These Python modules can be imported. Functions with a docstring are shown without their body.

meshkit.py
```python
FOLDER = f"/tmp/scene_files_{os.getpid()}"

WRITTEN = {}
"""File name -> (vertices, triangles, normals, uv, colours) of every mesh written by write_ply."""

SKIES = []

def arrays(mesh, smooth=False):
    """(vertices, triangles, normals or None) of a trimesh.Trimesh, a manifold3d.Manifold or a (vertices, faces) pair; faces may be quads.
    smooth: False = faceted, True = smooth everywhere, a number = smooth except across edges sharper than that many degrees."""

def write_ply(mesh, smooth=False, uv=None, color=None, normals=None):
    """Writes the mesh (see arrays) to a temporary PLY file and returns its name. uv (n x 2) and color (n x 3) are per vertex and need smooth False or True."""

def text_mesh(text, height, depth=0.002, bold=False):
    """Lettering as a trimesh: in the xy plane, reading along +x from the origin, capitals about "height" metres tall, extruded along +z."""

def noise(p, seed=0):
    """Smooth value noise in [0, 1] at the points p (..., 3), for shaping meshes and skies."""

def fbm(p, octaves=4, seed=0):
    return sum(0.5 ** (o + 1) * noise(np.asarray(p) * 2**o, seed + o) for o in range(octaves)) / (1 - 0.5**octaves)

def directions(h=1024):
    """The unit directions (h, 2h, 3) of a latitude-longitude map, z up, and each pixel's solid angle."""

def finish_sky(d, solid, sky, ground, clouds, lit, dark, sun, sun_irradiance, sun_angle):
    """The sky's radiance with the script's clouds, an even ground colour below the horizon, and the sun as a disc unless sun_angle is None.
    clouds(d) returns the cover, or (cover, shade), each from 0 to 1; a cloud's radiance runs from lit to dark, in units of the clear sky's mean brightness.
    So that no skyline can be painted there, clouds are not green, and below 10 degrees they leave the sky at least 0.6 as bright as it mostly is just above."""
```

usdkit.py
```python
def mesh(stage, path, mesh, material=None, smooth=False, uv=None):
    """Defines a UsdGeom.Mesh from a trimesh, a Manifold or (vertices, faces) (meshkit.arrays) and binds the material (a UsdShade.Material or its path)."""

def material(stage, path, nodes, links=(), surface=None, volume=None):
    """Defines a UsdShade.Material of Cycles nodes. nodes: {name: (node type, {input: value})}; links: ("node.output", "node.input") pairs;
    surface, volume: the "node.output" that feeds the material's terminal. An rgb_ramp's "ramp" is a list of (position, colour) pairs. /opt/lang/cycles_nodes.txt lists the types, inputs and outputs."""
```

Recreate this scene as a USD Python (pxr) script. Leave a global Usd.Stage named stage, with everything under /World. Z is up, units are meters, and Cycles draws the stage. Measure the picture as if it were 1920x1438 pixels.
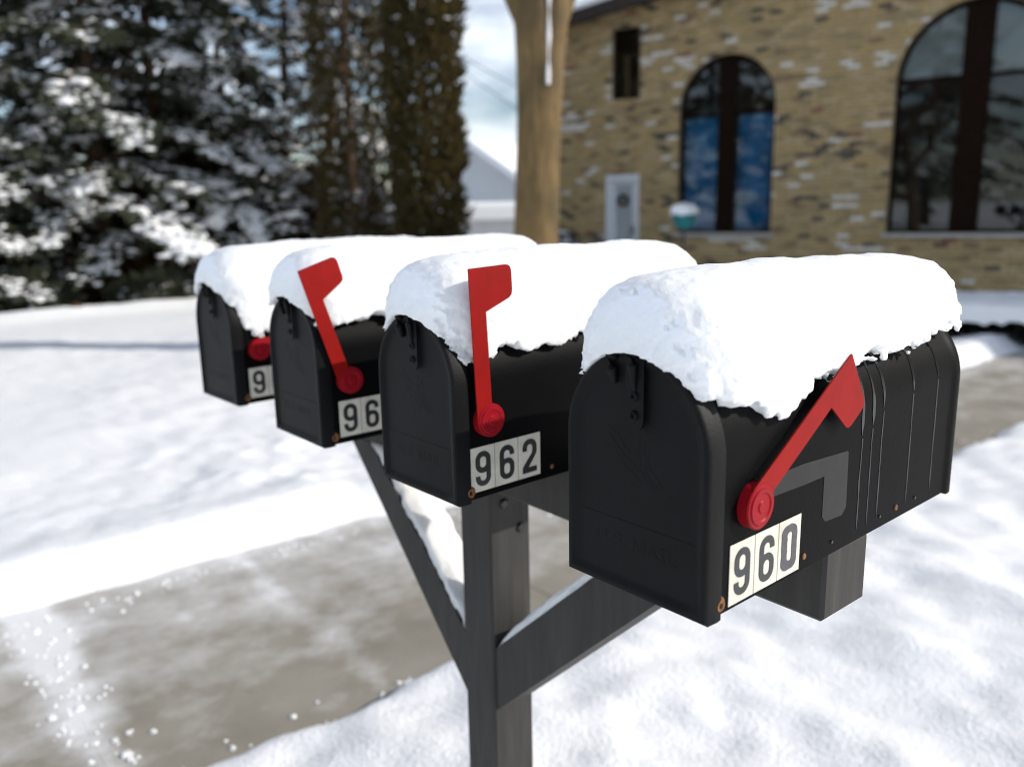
import math, random
import numpy as np
import trimesh, shapely
import shapely.geometry as sg
from shapely import affinity
from shapely.ops import unary_union
import usdkit, meshkit
from pxr import Usd, UsdGeom, UsdLux, UsdShade, Gf, Sdf, Vt

stage = Usd.Stage.CreateInMemory()
UsdGeom.SetStageUpAxis(stage, UsdGeom.Tokens.z)
UsdGeom.SetStageMetersPerUnit(stage, 1.0)
UsdGeom.Xform.Define(stage, '/World')
UsdGeom.Scope.Define(stage, '/World/Looks')
rng = np.random.default_rng(7)

# ------------------------------------------------------------------ camera, sky, sun
cam = UsdGeom.Camera.Define(stage, '/World/camera')
_yaw, _pitch, _roll = math.radians(-50.78834), math.radians(11.95456), math.radians(1.16650)
EYE = np.array([0.48943, -0.54578, 1.42744])
_f = np.array([math.sin(_yaw) * math.cos(_pitch), math.cos(_yaw) * math.cos(_pitch), -math.sin(_pitch)])
_r = np.array([math.cos(_yaw), -math.sin(_yaw), 0.0])
_d = np.cross(_f, _r)
RIGHT = _r * math.cos(_roll) + _d * math.sin(_roll)
DOWN = -_r * math.sin(_roll) + _d * math.cos(_roll)
cam.AddTransformOp().Set(Gf.Matrix4d(*RIGHT, 0, *(-DOWN), 0, *(-_f), 0, *EYE, 1))
cam.CreateHorizontalApertureAttr(36.0)
cam.CreateVerticalApertureAttr(36.0 * 766 / 1024)
cam.CreateFocalLengthAttr(36.0 * 1538.8 / 1920)
cam.CreateClippingRangeAttr(Gf.Vec2f(0.02, 2000))
cam.CreateFStopAttr(3.4)
cam.CreateFocusDistanceAttr(0.86)
cam.CreateExposureAttr(0.08)

SUN_AZ, SUN_EL = math.radians(45), math.radians(30)        # azimuth from +x towards +y
SD = np.array([math.cos(SUN_AZ) * math.cos(SUN_EL), math.sin(SUN_AZ) * math.cos(SUN_EL), math.sin(SUN_EL)])
sun = UsdLux.DistantLight.Define(stage, '/World/sun')
sun.CreateIntensityAttr(1.06); sun.CreateAngleAttr(0.6); sun.CreateNormalizeAttr(True)
sun.CreateColorAttr(Gf.Vec3f(1.0, 0.95, 0.87))
_x = np.cross([0, 0, 1.0], SD); _x /= np.linalg.norm(_x); _y = np.cross(SD, _x)
sun.AddTransformOp().Set(Gf.Matrix4d(*_x, 0, *_y, 0, *SD, 0, 0, 0, 50, 1))

sky = UsdLux.DomeLight.Define(stage, '/World/sky')
skym = usdkit.material(stage, '/World/Looks/sky_look', {
    'sky': ('sky_texture', {'sky_type': 'single_scattering', 'sun_disc': False, 'sun_elevation': SUN_EL, 'sun_rotation': math.atan2(SD[0], SD[1]), 'altitude': 200.0, 'air_density': 1.0, 'aerosol_density': 0.8, 'ozone_density': 1.6}),
    'tc': ('texture_coordinate', {}),
    'map': ('mapping', {'scale': (1.0, 1.0, 3.2), 'location': (0.3, 0.9, 0.2)}),
    'n': ('noise_texture', {'scale': 3.4, 'detail': 6.0, 'roughness': 0.55}),
    'rp': ('rgb_ramp', {'ramp': [(0.0, (0, 0, 0)), (0.46, (0.0, 0.0, 0.0)), (0.68, (0.85, 0.85, 0.85)), (1.0, (1, 1, 1))]}),
    'mx': ('mix_color', {'b': (10.5, 11.0, 11.8)}),
    'bg': ('background_shader', {'strength': 0.115})},
    [('tc.generated', 'map.vector'), ('map.vector', 'n.vector'), ('n.fac', 'rp.fac'), ('rp.color', 'mx.fac'), ('sky.color', 'mx.a'), ('mx.result', 'bg.color')], surface='bg.background')
UsdShade.MaterialBindingAPI.Apply(sky.GetPrim()).Bind(skym)
sky.GetPrim().SetCustomDataByKey('kind', 'structure')

# ------------------------------------------------------------------ helpers
_used = {}
def numbered(parent, name):
    k = (str(parent), name); n = _used.get(k, -1) + 1; _used[k] = n
    return name if n == 0 else f'{name}_{n:03d}'
def path_of(p):
    return '/World' if p is None else str(p.GetPath())
def tag(p, label=None, cat=None, group=None, kind=None):
    for k, v in (('label', label), ('category', cat), ('group', group), ('kind', kind)):
        if v: p.SetCustomDataByKey(k, v)
    return p
def obj(name, mesh, m, parent=None, smooth=False, label=None):
    pp = path_of(parent); path = pp + '/' + numbered(pp, name)
    pr = usdkit.mesh(stage, path, mesh, m, smooth=smooth).GetPrim()
    if label: pr.SetCustomDataByKey('label', label)
    return pr
def thing(name, label, cat, loc=(0, 0, 0), rotz=0.0, group=None):
    x = UsdGeom.Xform.Define(stage, '/World/' + numbered('/World', name))
    x.AddTranslateOp().Set(Gf.Vec3d(*map(float, loc))); x.AddRotateZOp().Set(float(math.degrees(rotz)))
    return tag(x.GetPrim(), label, cat, group)
def dup(root, loc, rotz, label=None, scale=None, group=None):
    was = root.GetCustomData()
    base = root.GetName().rsplit('_', 1)[0] if root.GetName()[-3:].isdigit() else root.GetName()
    x = UsdGeom.Xform.Define(stage, '/World/' + numbered('/World', base)); pr = x.GetPrim()
    pr.GetReferences().AddInternalReference(root.GetPath()); pr.SetInstanceable(True)
    x.ClearXformOpOrder()
    x.AddTranslateOp(UsdGeom.XformOp.PrecisionDouble).Set(Gf.Vec3d(*map(float, loc))); x.AddRotateZOp().Set(float(math.degrees(rotz)))
    if scale: x.AddScaleOp().Set(Gf.Vec3f(*scale))
    return tag(pr, label or was.get('label'), was.get('category'), group or was.get('group'))
def cat(ms):
    vs, fs, o = [], [], 0
    for m in ms:
        v, f = (m.vertices, m.faces) if hasattr(m, 'vertices') else m
        vs.append(np.asarray(v)); fs.append(np.asarray(f) + o); o += len(v)
    return np.vstack(vs), np.vstack(fs)
def box(x0, x1, y0, y1, z0, z1):
    return trimesh.creation.box(bounds=[[x0, y0, z0], [x1, y1, z1]])
def cbox(x0, x1, y0, y1, z0, z1, c=0.003):
    """box with chamfered edges (convex hull of three inset boxes)"""
    p = []
    for a, b, d in ((c, c, 0), (c, 0, c), (0, c, c)):
        for i in (x0 + a, x1 - a):
            for j in (y0 + b, y1 - b):
                for k in (z0 + d, z1 - d): p.append((i, j, k))
    return trimesh.convex.convex_hull(np.array(p))
def ext(poly, depth, plane='xz', at=0.0):
    """extrude a shapely polygon: 'side' lies in y-z facing +x from x=at; 'front' lies in x-z facing -y from y=at; 'xz' lies in x-z growing to +y"""
    ms = []
    for g in getattr(poly, 'geoms', [poly]):
        if g.area < 1e-9: continue
        m = trimesh.creation.extrude_polygon(g, depth, engine='earcut'); v = m.vertices.copy()
        if plane == 'side': nv = np.c_[at + v[:, 2], v[:, 0], v[:, 1]]; fl = False
        elif plane == 'front': nv = np.c_[v[:, 0], at - v[:, 2], v[:, 1]]; fl = False
        else: nv = np.c_[v[:, 0], at + v[:, 2], v[:, 1]]; fl = True
        f = m.faces[:, ::-1] if fl else m.faces
        ms.append((nv, f))
    return cat(ms)
def tube(pts, rad, n=7, cap=True):
    pts = np.asarray(pts, float); rad = np.broadcast_to(np.asarray(rad, float), len(pts))
    t = np.gradient(pts, axis=0); t /= np.linalg.norm(t, axis=1, keepdims=True) + 1e-12
    ref = np.array([0, 0, 1.0]) if abs(t[:, 2]).mean() < 0.8 else np.array([1.0, 0, 0])
    a = np.cross(t, ref); a /= np.linalg.norm(a, axis=1, keepdims=True) + 1e-12; b = np.cross(t, a)
    th = np.linspace(0, 2 * np.pi, n, endpoint=False)
    v = (pts[:, None] + rad[:, None, None] * (np.cos(th)[None, :, None] * a[:, None] + np.sin(th)[None, :, None] * b[:, None])).reshape(-1, 3)
    i, j = np.meshgrid(np.arange(len(pts) - 1), np.arange(n), indexing='ij'); k = (j + 1) % n
    A, B, C, D = i * n + j, i * n + k, (i + 1) * n + k, (i + 1) * n + j
    f = np.concatenate([np.stack([A, D, C], -1).reshape(-1, 3), np.stack([A, C, B], -1).reshape(-1, 3)])
    if cap:
        v = np.vstack([v, pts[:1], pts[-1:]]); o = len(v) - 2; q = np.arange(n); q2 = (q + 1) % n; e = (len(pts) - 1) * n
        f = np.vstack([f, np.c_[q * 0 + o, q, q2], np.c_[q * 0 + o + 1, e + q2, e + q]])
    return v, f
def revolve(profile, n=32):
    """profile (r, h) pairs; axis z"""
    return trimesh.creation.revolve(np.asarray(profile, float), sections=n)
def loft(loops, cap0=True, cap1=True):
    n = len(loops[0]); v = np.vstack(loops); fs = []
    q = np.arange(n); k = (q + 1) % n
    for i in range(len(loops) - 1):
        A, B, C, D = i * n + q, i * n + k, (i + 1) * n + k, (i + 1) * n + q
        fs += [np.c_[A, B, C], np.c_[A, C, D]]
    if cap0:
        v = np.vstack([v, loops[0].mean(0)]); fs.append(np.c_[q * 0 + len(v) - 1, k, q])
    if cap1:
        v = np.vstack([v, loops[-1].mean(0)]); e = (len(loops) - 1) * n; fs.append(np.c_[q * 0 + len(v) - 1, e + q, e + k])
    return v, np.vstack(fs)
def surface_nets(F, origin, h):
    """iso surface F = 0 (negative inside) of a regular grid, as one smooth closed mesh"""
    S = F < 0; nx, ny, nz = F.shape
    c = [S[i:nx - 1 + i, j:ny - 1 + j, k:nz - 1 + k] for i in (0, 1) for j in (0, 1) for k in (0, 1)]
    tot = sum(x.astype(np.int8) for x in c); act = (tot > 0) & (tot < 8)
    idx = np.full(act.shape, -1); I = np.argwhere(act); idx[act] = np.arange(len(I))
    acc = np.zeros((len(I), 3)); cnt = np.zeros(len(I)); cor = [(i, j, k) for i in (0, 1) for j in (0, 1) for k in (0, 1)]
    for a in cor:
        for ax in range(3):
            if a[ax]: continue
            b = list(a); b[ax] = 1
            fa, fb = F[tuple((I + a).T)], F[tuple((I + b).T)]; m = (fa < 0) != (fb < 0)
            t = np.where(m, fa / np.where(m, fa - fb, 1), 0); p = np.tile(np.array(a, float), (len(I), 1)); p[:, ax] = t
            acc += p * m[:, None]; cnt += m
    v = (I + acc / cnt[:, None]) * h + origin; fs = []
    for ax in range(3):
        o = [k for k in range(3) if k != ax]
        sl = [slice(None)] * 3; s2 = [slice(None)] * 3; sl[ax] = slice(0, -1); s2[ax] = slice(1, None)
        for k in o: sl[k] = s2[k] = slice(1, -1)
        A, B = S[tuple(sl)], S[tuple(s2)]; E = np.argwhere(A != B); s = A[A != B]
        for k in o: E[:, k] += 1
        e1, e2 = np.zeros(3, int), np.zeros(3, int); e1[o[0]] = 1; e2[o[1]] = 1
        q = [idx[tuple((E - d).T)] for d in (0 * e1, e1, e1 + e2, e2)]
        q = np.stack(q, 1); flip = s if ax != 1 else ~s
        q = np.where(flip[:, None], q, q[:, ::-1]); fs += [q[:, [0, 1, 2]], q[:, [0, 2, 3]]]
    return v, np.vstack(fs)
fbm = meshkit.fbm
def sstep(a, b, x):
    t = np.clip((x - a) / (b - a), 0, 1); return t * t * (3 - 2 * t)

# ------------------------------------------------------------------ materials
M = {}
def mat(name, nodes, links, surface='p.BSDF'):
    M[name] = usdkit.material(stage, '/World/Looks/' + name, nodes, links, surface=surface); return M[name]
def plain(name, col, rough=0.6, metal=0.0, var=0.25, scale=20.0, bump=0.0, bscale=120.0, detail=5.0, spec=None):
    """a principled surface whose tone drifts with a noise of its own"""
    c = np.array(col); pin = {'roughness': rough, 'metallic': metal}
    if spec is not None: pin['specular_ior_level'] = spec
    nodes = {'g': ('geometry', {}), 'n': ('noise_texture', {'scale': scale, 'detail': detail, 'roughness': 0.6}),
             'r': ('rgb_ramp', {'ramp': [(0.25, tuple(c * (1 - var))), (0.75, tuple(np.minimum(c * (1 + var), 0.95)))]}), 'p': ('principled_bsdf', pin)}
    links = [('g.position', 'n.vector'), ('n.fac', 'r.fac'), ('r.color', 'p.base_color')]
    if bump:
        nodes['n2'] = ('noise_texture', {'scale': bscale, 'detail': 4.0}); nodes['b'] = ('bump', {'strength': 1.0, 'distance': bump})
        links += [('g.position', 'n2.vector'), ('n2.fac', 'b.height'), ('b.normal', 'p.normal')]
    return mat(name, nodes, links)
plain('black_paint', (0.0028, 0.0028, 0.0031), 0.5, var=0.35, scale=9, bump=0.00022, bscale=300, spec=0.05)
plain('door_paint', (0.0035, 0.0035, 0.0039), 0.55, var=0.35, scale=14, bump=0.0003, bscale=320, spec=0.16)
plain('worn_paint', (0.013, 0.0127, 0.012), 0.55, var=0.3, scale=50, spec=0.3)
plain('wet_black', (0.004, 0.004, 0.005), 0.15, var=0.2)
plain('dried_streak', (0.028, 0.031, 0.033), 0.5, var=0.5, scale=60)
plain('red_paint', (0.25, 0.0038, 0.0022), 0.55, var=0.14, scale=30, bump=0.0002, bscale=90, spec=0.15)
plain('red_plastic', (0.27, 0.0045, 0.011), 0.45, var=0.08, scale=60, spec=0.14)
plain('plate_white', (0.62, 0.59, 0.50), 0.5, var=0.16, scale=38)
plain('numeral_black', (0.02, 0.02, 0.021), 0.4, var=0.5, scale=80)
plain('numeral_grey', (0.062, 0.062, 0.068), 0.5, var=0.3, scale=110)
plain('rust', (0.17, 0.07, 0.018), 0.75, var=0.75, scale=180, bump=0.001, bscale=500)
plain('steel_dull', (0.12, 0.12, 0.11), 0.45, metal=0.7, var=0.4, scale=150)
mat('stained_wood', {'g': ('geometry', {}), 'm': ('mapping', {'scale': (55, 55, 7)}), 'n': ('noise_texture', {'scale': 1.0, 'detail': 6.0}),
    'n0': ('noise_texture', {'scale': 5.0, 'detail': 3.0}), 'mx': ('mix_color', {'blend_type': 'multiply', 'fac': 0.6}), 'r0': ('rgb_ramp', {'ramp': [(0.3, (0.6, 0.6, 0.6)), (0.7, (1, 1, 1))]}),
    'r': ('rgb_ramp', {'ramp': [(0.25, (0.018, 0.016, 0.015)), (0.6, (0.034, 0.031, 0.027)), (0.8, (0.052, 0.046, 0.039))]}), 'b': ('bump', {'distance': 0.0015}), 'p': ('principled_bsdf', {'roughness': 0.72})},
    [('g.position', 'm.vector'), ('m.vector', 'n.vector'), ('g.position', 'n0.vector'), ('n0.fac', 'r0.fac'), ('n.fac', 'r.fac'), ('r.color', 'mx.a'), ('r0.color', 'mx.b'), ('mx.result', 'p.base_color'), ('n.fac', 'b.height'), ('b.normal', 'p.normal')])
mat('snow', {'g': ('geometry', {}), 'n': ('noise_texture', {'scale': 240.0, 'detail': 5.0, 'roughness': 0.7}), 'n2': ('noise_texture', {'scale': 45.0, 'detail': 4.0}), 'ad': ('math', {'math_type': 'multiply_add', 'value2': 0.35}),
    'b': ('bump', {'distance': 0.0030, 'strength': 0.8}), 'p': ('principled_bsdf', {'base_color': (0.88, 0.885, 0.89), 'roughness': 0.6, 'subsurface_weight': 0.35, 'subsurface_radius': (1.0, 1.1, 1.3), 'subsurface_scale': 0.006})},
    [('g.position', 'n.vector'), ('g.position', 'n2.vector'), ('n.fac', 'ad.value1'), ('n2.fac', 'ad.value3'), ('ad.value', 'b.height'), ('b.normal', 'p.normal')])
mat('ground_snow', {'g': ('geometry', {}), 'n': ('noise_texture', {'scale': 60.0, 'detail': 5.0, 'roughness': 0.65}), 'b': ('bump', {'distance': 0.012, 'strength': 0.6}), 'p': ('principled_bsdf', {'base_color': (0.86, 0.865, 0.875), 'roughness': 0.6})},
    [('g.position', 'n.vector'), ('n.fac', 'b.height'), ('b.normal', 'p.normal')])
mat('branch_snow', {'p': ('principled_bsdf', {'base_color': (0.86, 0.865, 0.87), 'roughness': 0.7})}, [])
mat('concrete', {'g': ('geometry', {}), 'n': ('noise_texture', {'scale': 2.1, 'detail': 8.0, 'roughness': 0.6}), 'r': ('rgb_ramp', {'ramp': [(0.3, (0.20, 0.177, 0.138)), (0.5, (0.265, 0.238, 0.192)), (0.72, (0.33, 0.307, 0.262))]}),
    'ms': ('mapping', {'scale': (1.7, 1.2, 1.0)}), 'n2': ('noise_texture', {'scale': 2.6, 'detail': 9.0, 'roughness': 0.68}), 'sx': ('separate_xyz', {}), 'mr': ('map_range', {'from_min': -1.9, 'from_max': -2.75, 'to_min': 0.0, 'to_max': 0.24}),
    'ad': ('math', {'math_type': 'add'}), 'ad2': ('math', {'math_type': 'add'}), 'ad3': ('math', {'math_type': 'add'}), 'wy': ('math', {'math_type': 'multiply_add', 'value2': 0.22, 'value3': 0.07}), 'yy': ('math', {'math_type': 'add'}),
    'ab': ('math', {'math_type': 'absolute'}), 'mj': ('map_range', {'range_type': 'smoothstep', 'from_min': 0.13, 'from_max': 0.0, 'to_min': 0.0, 'to_max': 0.38}), 'yk': ('math', {'math_type': 'add', 'value2': -0.77}), 'ak': ('math', {'math_type': 'absolute'}),
    'mk': ('map_range', {'range_type': 'smoothstep', 'from_min': 0.07, 'from_max': 0.0, 'to_min': 0.0, 'to_max': 0.13}), 'r2': ('rgb_ramp', {'ramp': [(0.47, (0, 0, 0)), (0.68, (0.34, 0.34, 0.34)), (0.92, (0.9, 0.9, 0.9))]}), 'mx': ('mix_color', {'b': (0.80, 0.80, 0.81)}),
    'n3': ('noise_texture', {'scale': 220.0, 'detail': 3.0}), 'b': ('bump', {'distance': 0.002}), 'p': ('principled_bsdf', {'roughness': 0.75})},
    [('g.position', 'n.vector'), ('n.fac', 'r.fac'), ('g.position', 'ms.vector'), ('ms.vector', 'n2.vector'), ('g.position', 'sx.vector'), ('sx.x', 'mr.value'), ('n2.fac', 'ad.value1'), ('mr.result', 'ad.value2'), ('n.fac', 'wy.value1'), ('sx.y', 'yy.value1'), ('wy.value', 'yy.value2'), ('yy.value', 'ab.value1'), ('ab.value', 'mj.value'), ('ad.value', 'ad2.value1'), ('mj.result', 'ad2.value2'), ('yy.value', 'yk.value1'), ('yk.value', 'ak.value1'), ('ak.value', 'mk.value'), ('ad2.value', 'ad3.value1'), ('mk.result', 'ad3.value2'), ('ad3.value', 'r2.fac'),
     ('r2.color', 'mx.fac'), ('r.color', 'mx.a'), ('mx.result', 'p.base_color'), ('g.position', 'n3.vector'), ('n3.fac', 'b.height'), ('b.normal', 'p.normal')])
mat('trunk_bark', {'g': ('geometry', {}), 'm': ('mapping', {'scale': (26, 26, 3.5)}), 'n': ('noise_texture', {'scale': 1.0, 'detail': 7.0, 'roughness': 0.65}), 'n0': ('noise_texture', {'scale': 2.3, 'detail': 4.0}), 'r0': ('rgb_ramp', {'ramp': [(0.35, (0.6, 0.62, 0.62)), (0.65, (1.15, 1.1, 1.0))]}),
    'r': ('rgb_ramp', {'ramp': [(0.3, (0.085, 0.055, 0.022)), (0.5, (0.16, 0.105, 0.043)), (0.7, (0.215, 0.15, 0.068))]}), 'mx': ('mix_color', {'blend_type': 'multiply', 'fac': 1.0}), 'b': ('bump', {'distance': 0.02}), 'p': ('principled_bsdf', {'roughness': 0.9})},
    [('g.position', 'm.vector'), ('m.vector', 'n.vector'), ('g.position', 'n0.vector'), ('n0.fac', 'r0.fac'), ('n.fac', 'r.fac'), ('r.color', 'mx.a'), ('r0.color', 'mx.b'), ('mx.result', 'p.base_color'), ('n.fac', 'b.height'), ('b.normal', 'p.normal')])
plain('dark_bark', (0.075, 0.042, 0.022), 0.9, var=0.4, scale=12, bump=0.01, bscale=40)
plain('far_bark', (0.13, 0.105, 0.085), 0.9, var=0.2, scale=5)
def leafy(name, a, b):
    mat(name, {'g': ('geometry', {}), 'r': ('rgb_ramp', {'ramp': [(0.0, a), (1.0, b)]}), 'd': ('principled_bsdf', {'roughness': 0.7}), 't': ('translucent_bsdf', {}), 'm': ('mix_closure', {'fac': 0.48})},
        [('g.random_per_island', 'r.fac'), ('r.color', 'd.base_color'), ('r.color', 't.color'), ('d.BSDF', 'm.closure1'), ('t.BSDF', 'm.closure2')], surface='m.closure')
leafy('spruce_needles', (0.085, 0.095, 0.058), (0.26, 0.27, 0.20))
leafy('pine_needles', (0.085, 0.068, 0.028), (0.26, 0.21, 0.11))
leafy('cedar_leaves', (0.10, 0.075, 0.024), (0.30, 0.23, 0.10))
leafy('hedge_leaves', (0.012, 0.016, 0.008), (0.035, 0.040, 0.02))
leafy('dry_leaves', (0.12, 0.06, 0.022), (0.26, 0.15, 0.06))
TONES = {'tan': (0.365, 0.265, 0.128), 'ochre': (0.39, 0.278, 0.122), 'buff': (0.42, 0.315, 0.172), 'olive': (0.285, 0.22, 0.110), 'white': (0.60, 0.565, 0.50), 'charcoal': (0.075, 0.065, 0.05), 'brown': (0.20, 0.135, 0.075), 'red': (0.24, 0.09, 0.055)}
for k, c in TONES.items(): plain('brick_' + k, c, 0.85, var=0.22, scale=14, bump=0.003, bscale=90)
mat('brick_mixed', {'a': ('attribute', {'attribute': 'tone'}), 'g': ('geometry', {}), 'n': ('noise_texture', {'scale': 14.0, 'detail': 5.0}), 'r': ('rgb_ramp', {'ramp': [(0.25, (0.78, 0.78, 0.78)), (0.75, (1.2, 1.2, 1.2))]}),
    'mx': ('mix_color', {'blend_type': 'multiply', 'fac': 1.0}), 'p': ('principled_bsdf', {'roughness': 0.85})},
    [('a.color', 'mx.a'), ('g.position', 'n.vector'), ('n.fac', 'r.fac'), ('r.color', 'mx.b'), ('mx.result', 'p.base_color')])
plain('mortar', (0.20, 0.15, 0.085), 0.9, var=0.15, scale=30)
plain('dark_wood', (0.011, 0.006, 0.0035), 0.75, var=0.3, scale=12, spec=0.04)
plain('sill_stone', (0.38, 0.36, 0.33), 0.8, var=0.12, scale=12)
plain('fascia_dark', (0.025, 0.017, 0.012), 0.7, var=0.2, scale=8)
plain('door_white', (0.62, 0.64, 0.66), 0.5, var=0.05, scale=6)
plain('door_grey', (0.34, 0.37, 0.38), 0.5, var=0.08, scale=6)
plain('blue_curtain', (0.003, 0.20, 0.50), 0.8, var=0.35, scale=2.5)
plain('grey_blind', (0.42, 0.42, 0.43), 0.8, var=0.15, scale=2.0)
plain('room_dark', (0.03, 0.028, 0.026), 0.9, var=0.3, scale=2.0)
plain('grey_siding', (0.60, 0.61, 0.62), 0.8, var=0.06, scale=1.0)
plain('teal_glaze', (0.02, 0.20, 0.20), 0.3, var=0.2, scale=9)
plain('wire_dark', (0.06, 0.06, 0.07), 0.6)
mat('pane_glass', {'f': ('fresnel', {'IOR': 1.5}), 'mf': ('math', {'math_type': 'multiply_add', 'value2': 1.15, 'value3': 0.0}), 't': ('transparent_bsdf', {'color': (0.82, 0.86, 0.85)}), 'g': ('glossy_bsdf', {'color': (0.95, 0.97, 1.0), 'roughness': 0.012}), 'm': ('mix_closure', {})},
    [('f.fac', 'mf.value1'), ('mf.value', 'm.fac'), ('t.BSDF', 'm.closure1'), ('g.BSDF', 'm.closure2')], surface='m.closure')

# ------------------------------------------------------------------ ground, sidewalk
def far_edge(y):    # foot of the snow bank beyond the sidewalk
    return -2.76 + 0.36 * sstep(1.0, 2.3, y) + 0.05 * sstep(2.3, 8, y) + 0.17 * (fbm(np.stack([y * 2.4, y * 0, y * 0 + 3.3], -1), 5, 5) - 0.5)
def near_edge(y):
    return -1.50 + 0.10 * sstep(1.0, 6.0, y) + 0.18 * (fbm(np.stack([y * 2.6, y * 0 + 8.1, y * 0], -1), 5, 9) - 0.5)
def ground_height(X, Y):
    P = np.stack([X, Y, 0 * X], -1)
    near = np.exp(-((np.maximum(np.abs(X + 2) - 3, 0)) / 9) ** 2)
    z = 0.085 + 0.0 * X
    # lumpy trodden snow on the camera's side, and between lawn and walk; smooth drift further out
    lum = 0.10 * (fbm(P * 1.9, 5, 21) - 0.5) + 0.045 * (fbm(P * 5.5, 5, 11) - 0.5) + 0.018 * (fbm(P * 17, 3, 31) - 0.5)
    rough_far = sstep(0.42, 0.60, fbm(P * 0.35, 3, 41)) * 0.6 + 0.55 * np.exp(-((X + 3.9) / 1.1) ** 2)
    z += np.where(X > -2.1, lum * 1.15, lum * (0.15 + rough_far) * np.exp(-np.maximum(-X - 4, 0) / 9))
    z += 0.05 * (fbm(P * 0.5, 3, 51) - 0.5)
    z += 0.05 * np.exp(-((X - far_edge(Y) + 0.33) / 0.25) ** 2)           # shovelled ridge along the walk
    xr = -12.45 - 0.25 * (Y - 2.5) * 0.25
    z += (0.11 + 0.06 * (fbm(P * 1.3, 3, 61) - 0.5)) * np.exp(-((X - xr) / 0.42) ** 2)   # ploughed ridge before the trees
    z -= 0.10 * sstep(0.5, 1.4, xr - X)
    fe, ne = far_edge(Y), near_edge(Y)
    cut = sstep(0.02, 0.30, fe - X) + sstep(-0.03, 0.13, X - ne)
    inside = Y < 9.3
    cut = np.where(inside, np.clip(cut, 0, 1), 1)
    z = z * cut + (-0.02) * (1 - cut)
    return z
def axis(parts):
    return np.unique(np.concatenate([np.arange(a, b, s) for a, b, s in parts]).round(4))
gx = axis([(-400, -60, 20), (-60, -16, 2.0), (-16, -11, 0.10), (-11, -4.5, 0.07), (-4.5, -1.2, 0.028), (-1.2, 1.6, 0.04), (1.6, 8, 0.4), (8, 60, 4), (60, 401, 20)])
gy = axis([(-400, -60, 20), (-60, -6, 3.0), (-6, -1.0, 0.25), (-1.0, 3.2, 0.03), (3.2, 9.4, 0.05), (9.4, 16, 0.2), (16, 60, 2.0), (60, 401, 20)])
GX, GY = np.meshgrid(gx, gy, indexing='ij'); GZ = ground_height(GX, GY)
n0, n1 = GX.shape; q = np.arange(n0 * n1).reshape(n0, n1)
gf = np.concatenate([np.stack([q[:-1, :-1], q[1:, :-1], q[1:, 1:]], -1).reshape(-1, 3), np.stack([q[:-1, :-1], q[1:, 1:], q[:-1, 1:]], -1).reshape(-1, 3)])
tag(obj('snow_ground', (np.stack([GX, GY, GZ], -1).reshape(-1, 3), gf), M['ground_snow'], smooth=True), 'snow covered lawn and verge on both sides of the cleared walk', 'snow', kind='structure')
sw = thing('sidewalk', 'cleared concrete sidewalk dusted with snow running behind the mailbox post', 'sidewalk')
sw.SetCustomDataByKey('kind', 'structure')
for k in range(-3, 7):
    y0 = -0.18 + 1.54 * k
    obj('slab', cbox(-2.98, -1.33, y0 + 0.0005, y0 + 1.5395, -0.12, 0.002 * (k % 2), 0.001), M['concrete'], sw)

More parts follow.
